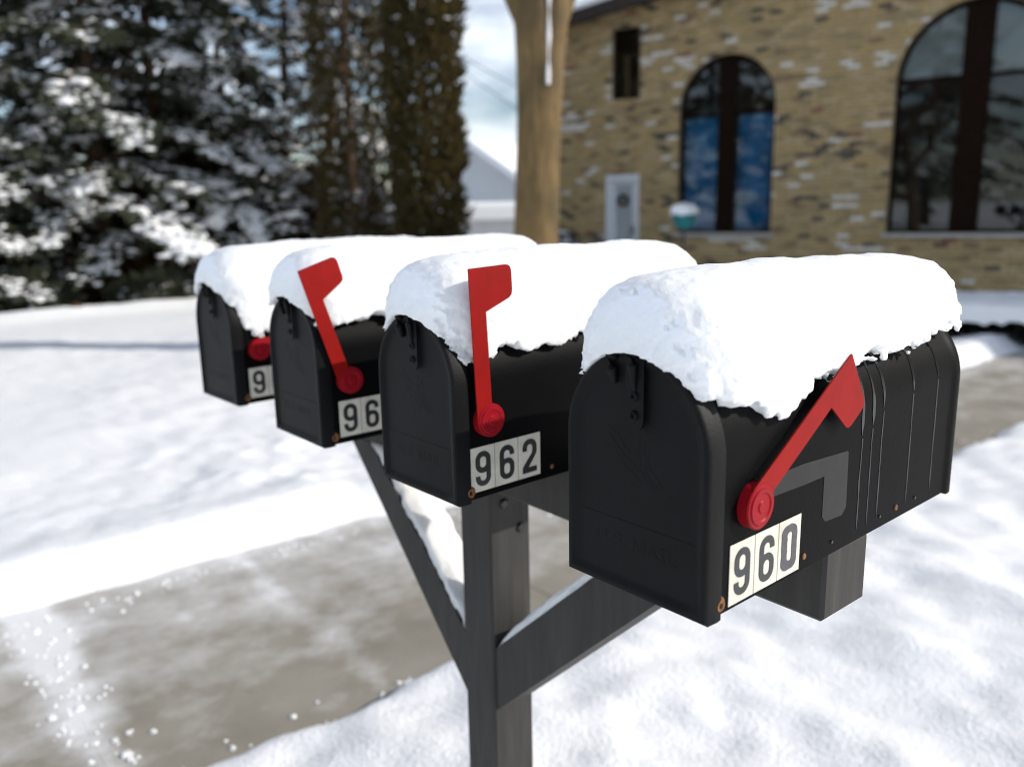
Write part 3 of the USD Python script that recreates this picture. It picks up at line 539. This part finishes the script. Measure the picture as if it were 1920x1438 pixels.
obj('snow_layer', (np.vstack([np.stack([X, Y, tz], -1).reshape(-1, 3), np.stack([X, Y, bz], -1).reshape(-1, 3)]), np.vstack([f1, f1[:, ::-1] + a * b])), M['ground_snow'], hs, smooth=True)

# far garage, low shed, wires
ga = thing('garage', 'pale grey gabled garage under snow far behind the cedar', 'garage', (-24.75, 18.1, 0), math.radians(20))
gp = sg.Polygon([(-3.1, 0), (3.6, 0), (3.6, 1.5), (0.2, 3.66), (-3.1, 1.6)])
obj('wall', ext(gp, 6.0, 'xz', 0.0), M['grey_siding'], ga)
for a, b in (((0.2, 3.67), (3.95, 1.29)), ((0.2, 3.67), (-3.4, 1.43))):
    d = np.array(b) - np.array(a); nn = np.array([-d[1], d[0]]) / np.linalg.norm(d); nn = nn if nn[1] > 0 else -nn
    rf = obj('roof', ext(sg.Polygon([a, b, tuple(np.array(b) + nn * 0.07), tuple(np.array(a) + nn * 0.07)]), 6.5, 'xz', -0.3), M['grey_siding'], ga)
for a, b in (((0.19, 3.75), (3.99, 1.33)), ((0.21, 3.75), (-3.44, 1.47))):
    d = np.array(b) - np.array(a); nn = np.array([-d[1], d[0]]) / np.linalg.norm(d); nn = nn if nn[1] > 0 else -nn
    obj('roof_snow', ext(sg.Polygon([a, b, tuple(np.array(b) + nn * 0.2), tuple(np.array(a) + nn * 0.24)]), 6.5, 'xz', -0.31), M['branch_snow'], ga)
sh = thing('shed', 'low flat shed deep in snow before the grey garage', 'shed', (-20.7, 15.6, 0), math.radians(50))
obj('wall', cbox(-2.6, 2.6, 0, 2.2, -0.1, 1.05, 0.02), M['grey_siding'], sh)
obj('roof', cbox(-2.75, 2.75, -0.15, 2.35, 1.052, 1.13, 0.01), M['grey_siding'], sh)
sx = np.linspace(-2.8, 2.8, 60); sy = np.linspace(-0.2, 2.4, 30); X, Y = np.meshgrid(sx, sy, indexing='ij'); e = (np.clip(1 - (np.abs(X) / 2.8) ** 8, 0, 1) * np.clip(1 - (np.abs(Y - 1.1) / 1.3) ** 6, 0, 1)) ** 0.4
Z = 1.135 + 0.55 * e; a, b = X.shape; q = np.arange(a * b).reshape(a, b); f1 = np.concatenate([np.stack([q[:-1, :-1], q[1:, :-1], q[1:, 1:]], -1).reshape(-1, 3), np.stack([q[:-1, :-1], q[1:, 1:], q[:-1, 1:]], -1).reshape(-1, 3)])
obj('roof_snow', (np.vstack([np.stack([X, Y, Z], -1).reshape(-1, 3), np.stack([X, Y, 0 * Z + 1.132], -1).reshape(-1, 3)]), np.vstack([f1, f1[:, ::-1] + a * b])), M['branch_snow'], sh, smooth=True)
for k, dz in enumerate((0.0, -0.75)):
    t = np.linspace(-1.5, 2.5, 24); p0, p1 = np.array([-23.5, 17.0, 6.6 + dz * 0.6]), np.array([-22.1, 18.4, 5.5 + dz])
    pts = p0 + t[:, None] * (p1 - p0) * 3; pts[:, 2] = p0[2] + t * (p1[2] - p0[2]) + 0.0
    pts = p0 + t[:, None] * (p1 - p0)
    tag(obj('utility_wire', tube(pts, 0.016, 6), M['wire_dark']), ('upper' if k == 0 else 'lower') + ' utility wire sloping across the sky gap beside the trunk', 'wire', 'utility wires')

# ------------------------------------------------------------------ post with beam and braces
post = thing('mailbox_post', 'dark stained wooden post with crossbeam and two diagonal braces under the mailboxes', 'post')
obj('upright', cbox(-0.597, -0.514, 0.22, 0.307, -0.1, 0.983, 0.004), M['stained_wood'], post)
obj('crossbeam', cbox(-1.20, 0.07, 0.22, 0.309, 0.985, 1.067, 0.004), M['stained_wood'], post)
for zz in (0.955, 0.905):
    m = revolve([(0, 0.004), (0.006, 0.004), (0.0085, 0.002), (0.0085, 0), (0, 0)], 18); v = np.asarray(m.vertices)
    obj('bolt', (np.c_[-0.5138 + v[:, 2], 0.250 + 0.035 * (zz < 0.93) + v[:, 0], zz + v[:, 1]], m.faces), M['wet_black'], post)
def brace(pa, pb, pc, pd, y0, y1):
    return ext(sg.Polygon([pa, pb, pc, pd]), y1 - y0, 'xz', y0)
obj('brace', brace((-0.984, 0.983), (-0.900, 0.983), (-0.599, 0.700), (-0.599, 0.585), 0.224, 0.303), M['stained_wood'], post)
obj('brace', brace((-0.512, 0.588), (-0.512, 0.704), (-0.205, 0.983), (-0.095, 0.983), 0.224, 0.303), M['stained_wood'], post)
def brace_snow(p0, p1, y0, y1, label, seed, thick):
    p0, p1 = np.array(p0), np.array(p1); u = np.linspace(0, 1, 90); w = np.linspace(0, 1, 26); U, Wd = np.meshgrid(u, w, indexing='ij')
    base = p0[None, None] * (1 - U[..., None]) + p1[None, None] * U[..., None]; yy = y0 + (y1 - y0) * Wd
    Pn = np.stack([U * 8, Wd * 2.2, 0 * U], -1); e = np.clip(1 - np.abs(2 * Wd - 1) ** 3, 0, 1) ** 0.5
    yy = yy + 0.012 * (fbm(Pn * 2.4, 3, seed) - 0.5) * np.abs(2 * Wd - 1); t = thick * e * (0.7 + 0.6 * fbm(Pn * 0.8, 3, seed + 3)) * np.clip(np.minimum(U, 1 - U) * 12, 0, 1) ** 0.5
    top = np.stack([base[..., 0], yy, base[..., 1] + t + 0.001], -1); bot = np.stack([base[..., 0], yy, base[..., 1] - 0.004], -1)
    a, b = U.shape; q = np.arange(a * b).reshape(a, b); f1 = np.concatenate([np.stack([q[:-1, :-1], q[1:, :-1], q[1:, 1:]], -1).reshape(-1, 3), np.stack([q[:-1, :-1], q[1:, 1:], q[:-1, 1:]], -1).reshape(-1, 3)])
    tag(obj('brace_snow', (np.vstack([top.reshape(-1, 3), bot.reshape(-1, 3)]), np.vstack([f1, f1[:, ::-1] + a * b])), M['snow'], smooth=True), label, 'snow')
brace_snow((-0.90, 0.983), (-0.60, 0.700), 0.228, 0.304, 'strip of snow along the left brace of the mailbox post', 3, 0.022)
brace_snow((-0.511, 0.705), (-0.22, 0.970), 0.228, 0.304, 'strip of snow along the right brace of the mailbox post', 13, 0.022)

# ------------------------------------------------------------------ mailboxes
HW, MH, ML = 0.0825, 0.228, 0.51
def arch_loop(o, y, zb=0.0, n_s=6, n_a=30, n_b=8):
    hw, h = HW - o, MH - o; sp = MH - HW; b = zb + o
    pts = [(hw, z) for z in np.linspace(b, sp, n_s, endpoint=False)]
    pts += [(hw * math.cos(t), sp + hw * math.sin(t)) for t in np.linspace(0, np.pi, n_a, endpoint=False)]
    pts += [(-hw, z) for z in np.linspace(sp, b, n_s, endpoint=False)] + [(x, b) for x in np.linspace(-hw, hw, n_b, endpoint=False)]
    return np.array([(x, y, z) for x, z in pts])
def digit(ch):
    w, h, s = 0.0245, 0.0455, 0.0072
    def rr(x0, y0, x1, y1, r): return sg.box(x0 + r, y0 + r, x1 - r, y1 - r).buffer(r, quad_segs=8)
    def ring(y0, y1, sw=s): return rr(0, y0, w, y1, 0.0115).difference(rr(sw, y0 + sw * 0.95, w - sw, y1 - sw * 0.95, 0.0048))
    if ch == '0': return rr(0, 0, w, h, 0.009).difference(rr(0.0088, 0.0088, w - 0.0082, h - 0.0075, 0.003))
    if ch in '69':
        g = ring(0, h).difference(sg.box(w * 0.5, h * 0.3, w + 1, h * 0.70)).union(ring(0, h * 0.62)).difference(sg.box(w - s - 0.0012, h * 0.625, w + 1, h * 0.70))
        g = g.buffer(0)
        return g if ch == '6' else affinity.rotate(g, 180, origin=(w / 2, h / 2))
    if ch == '2':
        t = ring(h * 0.42, h).intersection(sg.box(-1, h * 0.66, 1, 1)); d = sg.Polygon([(w, h * 0.68), (w - s, h * 0.68), (w - s - 0.001, h * 0.57), (0, s * 1.1), (0, 0), (s * 1.2, s * 0.8), (w - 0.002, h * 0.50), (w, h * 0.60)])
        return unary_union([t, d, sg.box(0, 0, w, s * 0.95)]).buffer(0.0002)
FLAG = unary_union([sg.Polygon([(-0.0215, 0), (-0.0215, 0.190), (0.037, 0.190), (0.0425, 0.188), (0.045, 0.182), (0.045, 0.158), (0.0435, 0.152), (0.039, 0.1485), (0.0015, 0.136), (0.0025, 0.0)]), sg.Point(0, 0).buffer(0.0212)])
HUBP = [(0, 0.0128), (0.005, 0.0128), (0.0062, 0.0117), (0.0125, 0.0117), (0.0137, 0.0127), (0.0165, 0.0127), (0.0175, 0.0112), (0.0200, 0.0112), (0.0212, 0.0096), (0.0212, 0.0), (0, 0)]
EAGLE = [[(0.036, 0.155), (0.027, 0.160), (0.014, 0.159), (0.005, 0.152), (0.003, 0.142), (0.006, 0.131)], [(0.030, 0.153), (0.020, 0.154), (0.012, 0.149), (0.011, 0.140)], [(-0.030, 0.156), (-0.021, 0.150), (-0.014, 0.141), (-0.006, 0.136), (0.002, 0.139)],
         [(-0.031, 0.148), (-0.022, 0.140), (-0.013, 0.131), (-0.003, 0.127), (0.004, 0.120)], [(-0.024, 0.133), (-0.012, 0.122), (0.0, 0.116), (0.008, 0.110)], [(0.017, 0.144), (0.014, 0.133), (0.018, 0.124), (0.027, 0.116), (0.033, 0.109)],
         [(0.006, 0.131), (0.006, 0.122), (0.014, 0.113), (0.023, 0.107)], [(0.011, 0.129), (0.013, 0.120), (0.020, 0.113), (0.028, 0.108)]]
EAGLE_P = unary_union([sg.LineString(l).buffer(0.0008) for l in EAGLE])
def disc_side(r, h, x, y, z, prof=None, n=24):
    m = revolve(prof or [(0, h), (r * 0.8, h), (r, h * 0.4), (r, 0), (0, 0)], n); v = np.asarray(m.vertices); return np.c_[x + v[:, 2], y + v[:, 0], z + v[:, 1]], np.asarray(m.faces)
def side_ribbon(y, z0, z1, w, lift, wob, seed):
    """thin streak following the arched side from height z0 down to z1"""
    zs = np.linspace(z1, z0, 24); sp = MH - HW
    x = np.where(zs <= sp, HW, np.sqrt(np.maximum(HW ** 2 - (zs - sp).clip(0) ** 2, 0))); nx = np.where(zs <= sp, 1, x / HW); nz = np.where(zs <= sp, 0, (zs - sp) / HW)
    yy = y + wob * (fbm(np.c_[zs * 30, 0 * zs + seed, 0 * zs], 3, seed) - 0.5); ww = w * (0.5 + fbm(np.c_[zs * 60, 0 * zs, 0 * zs + seed], 2, seed + 1)) * np.clip(np.minimum(zs - z1, 1) * 60 + 0.25, 0, 1)
    A = np.c_[x + nx * lift, yy - ww / 2, zs + nz * lift]; B = np.c_[x + nx * lift, yy + ww / 2, zs + nz * lift]; A2 = A - np.c_[nx, 0 * nx, nz] * lift * 1.5; B2 = B - np.c_[nx, 0 * nx, nz] * lift * 1.5
    return loft([np.array([A2[i], A[i], B[i], B2[i]]) for i in range(len(zs))])
XS = [0.0, -0.38816, -0.74272, -1.12210]; YS = [0.0, 0.01351, 0.01043, 0.01960]; RZ = [math.radians(a) for a in (1.2333, 1.3996, 0.7725, 2.1628)]
ZB = 1.07
INFO = [('960', 58.0, 'nearest black mailbox numbered 960, its red flag tilted backwards', 0.030, (0.047 + 0.013, 0.094)),
        ('962', -2.4, 'second black mailbox numbered 962 with its red flag upright', 0.018, (0.0455, 0.101)),
        ('96', -17.5, 'third black mailbox with its red flag leaning forward', 0.027, (0.047, 0.100)),
        ('96', 88.0, 'farthest black mailbox with its red flag lowered level', 0.023, (0.047, 0.103))]
for i, (num, fa, label, py0, hub) in enumerate(INFO):
    t = thing('mailbox', label, 'mailbox', (XS[i], YS[i], ZB), RZ[i], 'mailboxes in a row on the post')
    b = obj('body', loft([arch_loop(0.001, 0.002), arch_loop(0, 0.004), arch_loop(0, 0.25), arch_loop(0, ML - 0.026), arch_loop(-0.0022, ML - 0.022), arch_loop(-0.003, ML - 0.016), arch_loop(-0.0022, ML - 0.008), arch_loop(0.002, ML - 0.002), arch_loop(0.004, ML)]), M['black_paint'], t, smooth=35)
    obj('floor_flange', cbox(-HW + 0.004, HW - 0.004, 0.006, ML - 0.03, -0.0028, -0.0002, 0.001), M['black_paint'], b)
    d = obj('door', loft([arch_loop(-0.0030, 0.016), arch_loop(-0.0034, 0.010), arch_loop(-0.0030, -0.003), arch_loop(-0.0012, -0.0058), arch_loop(0.002, -0.0064), arch_loop(0.0052, -0.0056), arch_loop(0.0085, -0.0030), arch_loop(0.0125, -0.0024), arch_loop(0.020, -0.0022)]), M['door_paint'], t, smooth=40)
    low = sg.Polygon([(-0.0735, 0.0115), (0.0735, 0.0115), (0.0735, 0.0675), (-0.0735, 0.0675)])
    obj('lower_panel', ext(low, 0.00045, 'front', -0.0021), M['door_paint'], d)
    tm = meshkit.text_mesh('U.S. MAIL', 0.0125, 0.0003); tv = np.asarray(tm.vertices).copy(); tv[:, 0] *= 0.098 / tv[:, 0].max()
    obj('raised_lettering', (np.c_[tv[:, 0] - 0.049, -0.00245 - tv[:, 2], tv[:, 1] + 0.041], tm.faces), M['door_paint'], d)
    obj('eagle_emblem', ext(EAGLE_P, 0.00035, 'front', -0.0020), M['door_paint'], d)
    strap = sg.box(-0.0075, 0.1705, 0.0135, 0.2265).union(sg.Point(0.003, 0.1705).buffer(0.0105))
    lt = ext(strap, 0.0016, 'front', -0.0062)
    hook = tube(np.array([(0.003, -0.0078, 0.196), (0.003, -0.0092, 0.206), (0.003, -0.0112, 0.220), (0.003, -0.0098, 0.2305), (0.003, -0.002, 0.2345), (0.003, 0.010, 0.2335)]), [0.0018, 0.003, 0.0045, 0.0050, 0.0045, 0.003], 12)
    obj('latch', cat([lt, hook, cbox(-0.0075, 0.0135, -0.0075, 0.018, 0.2262, 0.2315, 0.0015)]), M['door_paint'], d, smooth=35)
    obj('catch', cat([tube(np.array([(-0.024, -0.0040, 0.200), (-0.024, -0.0085, 0.214), (-0.024, -0.0085, 0.224), (-0.024, 0.001, 0.2325), (-0.024, 0.012, 0.2285)]), [0.003, 0.0055, 0.0062, 0.0058, 0.004], 12)]), M['door_paint'], d, smooth=35)
    for rz_ in (0.192, 0.174):
        m = revolve([(0, 0.0008), (0.0016, 0.0008), (0.0024, 0.0024), (0.0036, 0.0026), (0.0046, 0.0012), (0.0048, 0), (0, 0)], 20); v = np.asarray(m.vertices)
        obj('latch_rivet', (np.c_[0.003 + v[:, 0], -0.0078 - v[:, 2], rz_ + v[:, 1]], m.faces), M['door_paint'], d, smooth=35)
    fl = affinity.rotate(FLAG, -fa, origin=(0, 0)); fl = affinity.translate(fl, hub[0], hub[1])
    fo = obj('flag', ext(fl, 0.0016, 'side', HW + 0.0088), M['red_paint'], t)
    obj('flag_hub', disc_side(0.0212, 0, HW + 0.0002, hub[0], hub[1], HUBP, 40), M['red_plastic'], fo, smooth=35)
    for k, ch in enumerate(num):
        y0 = py0 + k * 0.0396; z0 = 0.0035 if i == 0 else 0.0085
        pl = obj('number_plate', cbox(HW + 0.0002, HW + 0.0010, y0, y0 + 0.0388, z0, z0 + 0.0585, 0.0003), M['plate_white'], t)
        g = digit(ch)
        if i == 0 and ch == '0':
            g = affinity.scale(g, 1.1, 1.02); c0 = np.array(g.exterior.coords); rr_ = np.random.default_rng(4); g = sg.Polygon(c0, [r.coords for r in g.interiors]).segmentize(0.002)
            def rough(co): co = np.array(co)[:-1]; return co + 0.0009 * (fbm(np.c_[co * 260, 0 * co[:, 0]], 2, 3) - 0.5)[:, None] * [[1.6, 1.2]]
            g = sg.Polygon(rough(g.exterior.coords), [rough(r.coords) for r in g.interiors]).buffer(0)
        g = affinity.translate(g, y0 + 0.0072 - (0.001 if ch == '0' else 0), z0 + 0.0066)
        obj('numeral', ext(g, 0.00045, 'side', HW + 0.0010), M['numeral_grey' if (i == 0 and ch == '0') else 'numeral_black'], pl, label='uneven hand painted grey numeral' if (i == 0 and ch == '0') else None)
    rv = obj('hinge_rivet', disc_side(0.0078, 0, HW, 0.0158, 0.0105, [(0, 0.0016), (0.0022, 0.0018), (0.0030, 0.0034), (0.0052, 0.0036), (0.0066, 0.0016), (0.0082, 0.0012), (0.0085, 0), (0, 0)], 24), M['rust'], t, smooth=40)
    for yb, rb, mm in ((0.158, 0.0033, 'rust'), (0.212, 0.0022, 'wet_black'), (0.357, 0.0036, 'rust'), (0.405, 0.0022, 'wet_black'), (0.317, 0.002, 'wet_black')):
        obj('rivet', disc_side(rb, 0.0014, HW, yb, 0.0135), M[mm], t, smooth=40)
    if i == 0:
        for yb, z1, sd in ((0.263, 0.118, 1), (0.285, 0.125, 2), (0.308, 0.140, 3), (0.379, 0.148, 4), (0.443, 0.155, 5)):
            obj('wet_streak', side_ribbon(yb, 0.212, z1, 0.0046, 0.0005, 0.005, sd), M['wet_black'], t)
            obj('dried_streak', side_ribbon(yb + 0.001, z1 - 0.004, 0.012, 0.0017, 0.0004, 0.002, sd + 9), M['dried_streak'], t)
        mark = sg.Polygon([(0.085, 0.112), (0.150, 0.112), (0.236, 0.107), (0.238, 0.045), (0.230, 0.038), (0.196, 0.040), (0.189, 0.047), (0.189, 0.090), (0.150, 0.090), (0.085, 0.092)]).buffer(-0.004).buffer(0.004)
        obj('faded_mark', ext(mark, 0.0003, 'side', HW + 0.00005), M['worn_paint'], t, label='paler worn patch in the outline of the flag')

# ------------------------------------------------------------------ snow caps
EDGE = [([-0.03, -0.01, 0.02, 0.08, 0.125, 0.18, 0.21, 0.265, 0.34, 0.43, 0.54], [0.212, 0.203, 0.203, 0.176, 0.185, 0.202, 0.200, 0.211, 0.207, 0.219, 0.222]),
        ([-0.03, 0.0, 0.017, 0.046, 0.086, 0.122, 0.17, 0.3, 0.54], [0.212, 0.200, 0.178, 0.180, 0.196, 0.194, 0.197, 0.205, 0.21]),
        ([-0.03, -0.014, 0.015, 0.038, 0.076, 0.11, 0.3, 0.54], [0.230, 0.209, 0.184, 0.196, 0.199, 0.200, 0.205, 0.21]),
        ([-0.03, -0.01, 0.010, 0.018, 0.034, 0.055, 0.09, 0.13, 0.3, 0.54], [0.21, 0.200, 0.185, 0.163, 0.135, 0.138, 0.150, 0.19, 0.2, 0.21])]
TOP = [0.300, 0.307, 0.310, 0.304]; RES = [0.0022, 0.0024, 0.0032, 0.0036]
NAMES = ['thick snow heaped on the nearest mailbox, numbered 960', 'thick snow heaped on the second mailbox, numbered 962', 'snow heaped on the third mailbox, behind the forward leaning flag', 'snow heaped on the farthest mailbox, sagging down to its flag hub']
for i in range(4):
    h = RES[i]; org = np.array([-0.112, -0.055, 0.115]); dims = (np.array([0.112, 0.575, 0.33]) - org) / h
    g = [org[k] + h * np.arange(int(dims[k])) for k in range(3)]; Xv, Yv, Zv = np.meshgrid(*g, indexing='ij')
    a, z0 = 0.0945, 0.205; bt = TOP[i] - z0
    uc, ul = 0.2535, 0.274
    val = (np.abs(Xv) / a) ** 2.5 + (np.maximum(Zv - z0, 0) / bt) ** 2.5 + (np.abs(Yv - uc) / ul) ** 9
    f = (val ** (1 / 2.5) - 1) * 0.085
    lowz = np.where(Xv > 0, np.interp(Yv, EDGE[i][0], EDGE[i][1]) - 0.005, 0.198 + 0.012 * np.sin(Yv * 21 + i))
    # the underside lies on the arch; in front of the door it stops at the door's outline
    arch_d = np.sqrt(Xv ** 2 + (np.maximum(Zv - (MH - HW), 0)) ** 2) - HW
    front = np.where(Yv < 0.010, 0.0035 - arch_d, -1.0)
    near = np.abs(np.maximum(f, np.maximum(lowz - Zv, front))) < 0.03
    P = np.stack([Xv[near], Yv[near], Zv[near]], -1) + [3.1 * i, 0, 0]
    big = 0.014 * (fbm(P * 9, 3, 5 + i) - 0.5); fine = 0.0115 * (fbm(P * 95, 3, 50 + i) - 0.5); crumb = fbm(P * 150, 4, 70 + i) - 0.5
    fn, ln, Zn = f[near], lowz[near], Zv[near]
    close = np.exp(-np.maximum(Zn - ln, 0) / 0.030)
    fd = fn + big + fine * (0.22 + 0.9 * close) + 0.007 * crumb * (0.14 + close)
    ld = (ln - Zn) + 0.034 * (fbm(P * 38, 3, 90 + i) - 0.5) + 0.014 * crumb + 1.7 * fine
    tot = np.maximum(np.maximum(fd, ld), front[near] + 0.4 * fine)
    # room for the flag that stands in front of the snow
    fl = np.where((Xv[near] > HW + 0.0060) & (Yv[near] > -0.06) & (Yv[near] < 0.26), Xv[near] - (HW + 0.0078), -1)
    F = np.maximum(f, np.maximum(lowz - Zv, front)); F[near] = np.maximum(tot, fl)
    F[[0, -1]] = 0.05; F[:, [0, -1]] = 0.05; F[:, :, [0, -1]] = 0.05
    v, fc = surface_nets(F, org, h)
    parts = trimesh.Trimesh(v, fc, process=False)
    ang = RZ[i]; ca, sa = math.cos(ang), math.sin(ang)
    wv = np.c_[XS[i] + v[:, 0] * ca - v[:, 1] * sa, YS[i] + v[:, 0] * sa + v[:, 1] * ca, ZB + v[:, 2]]
    tag(obj('snow_cap', (wv, fc), M['snow'], smooth=True), NAMES[i], 'snow', 'snow on the mailboxes')
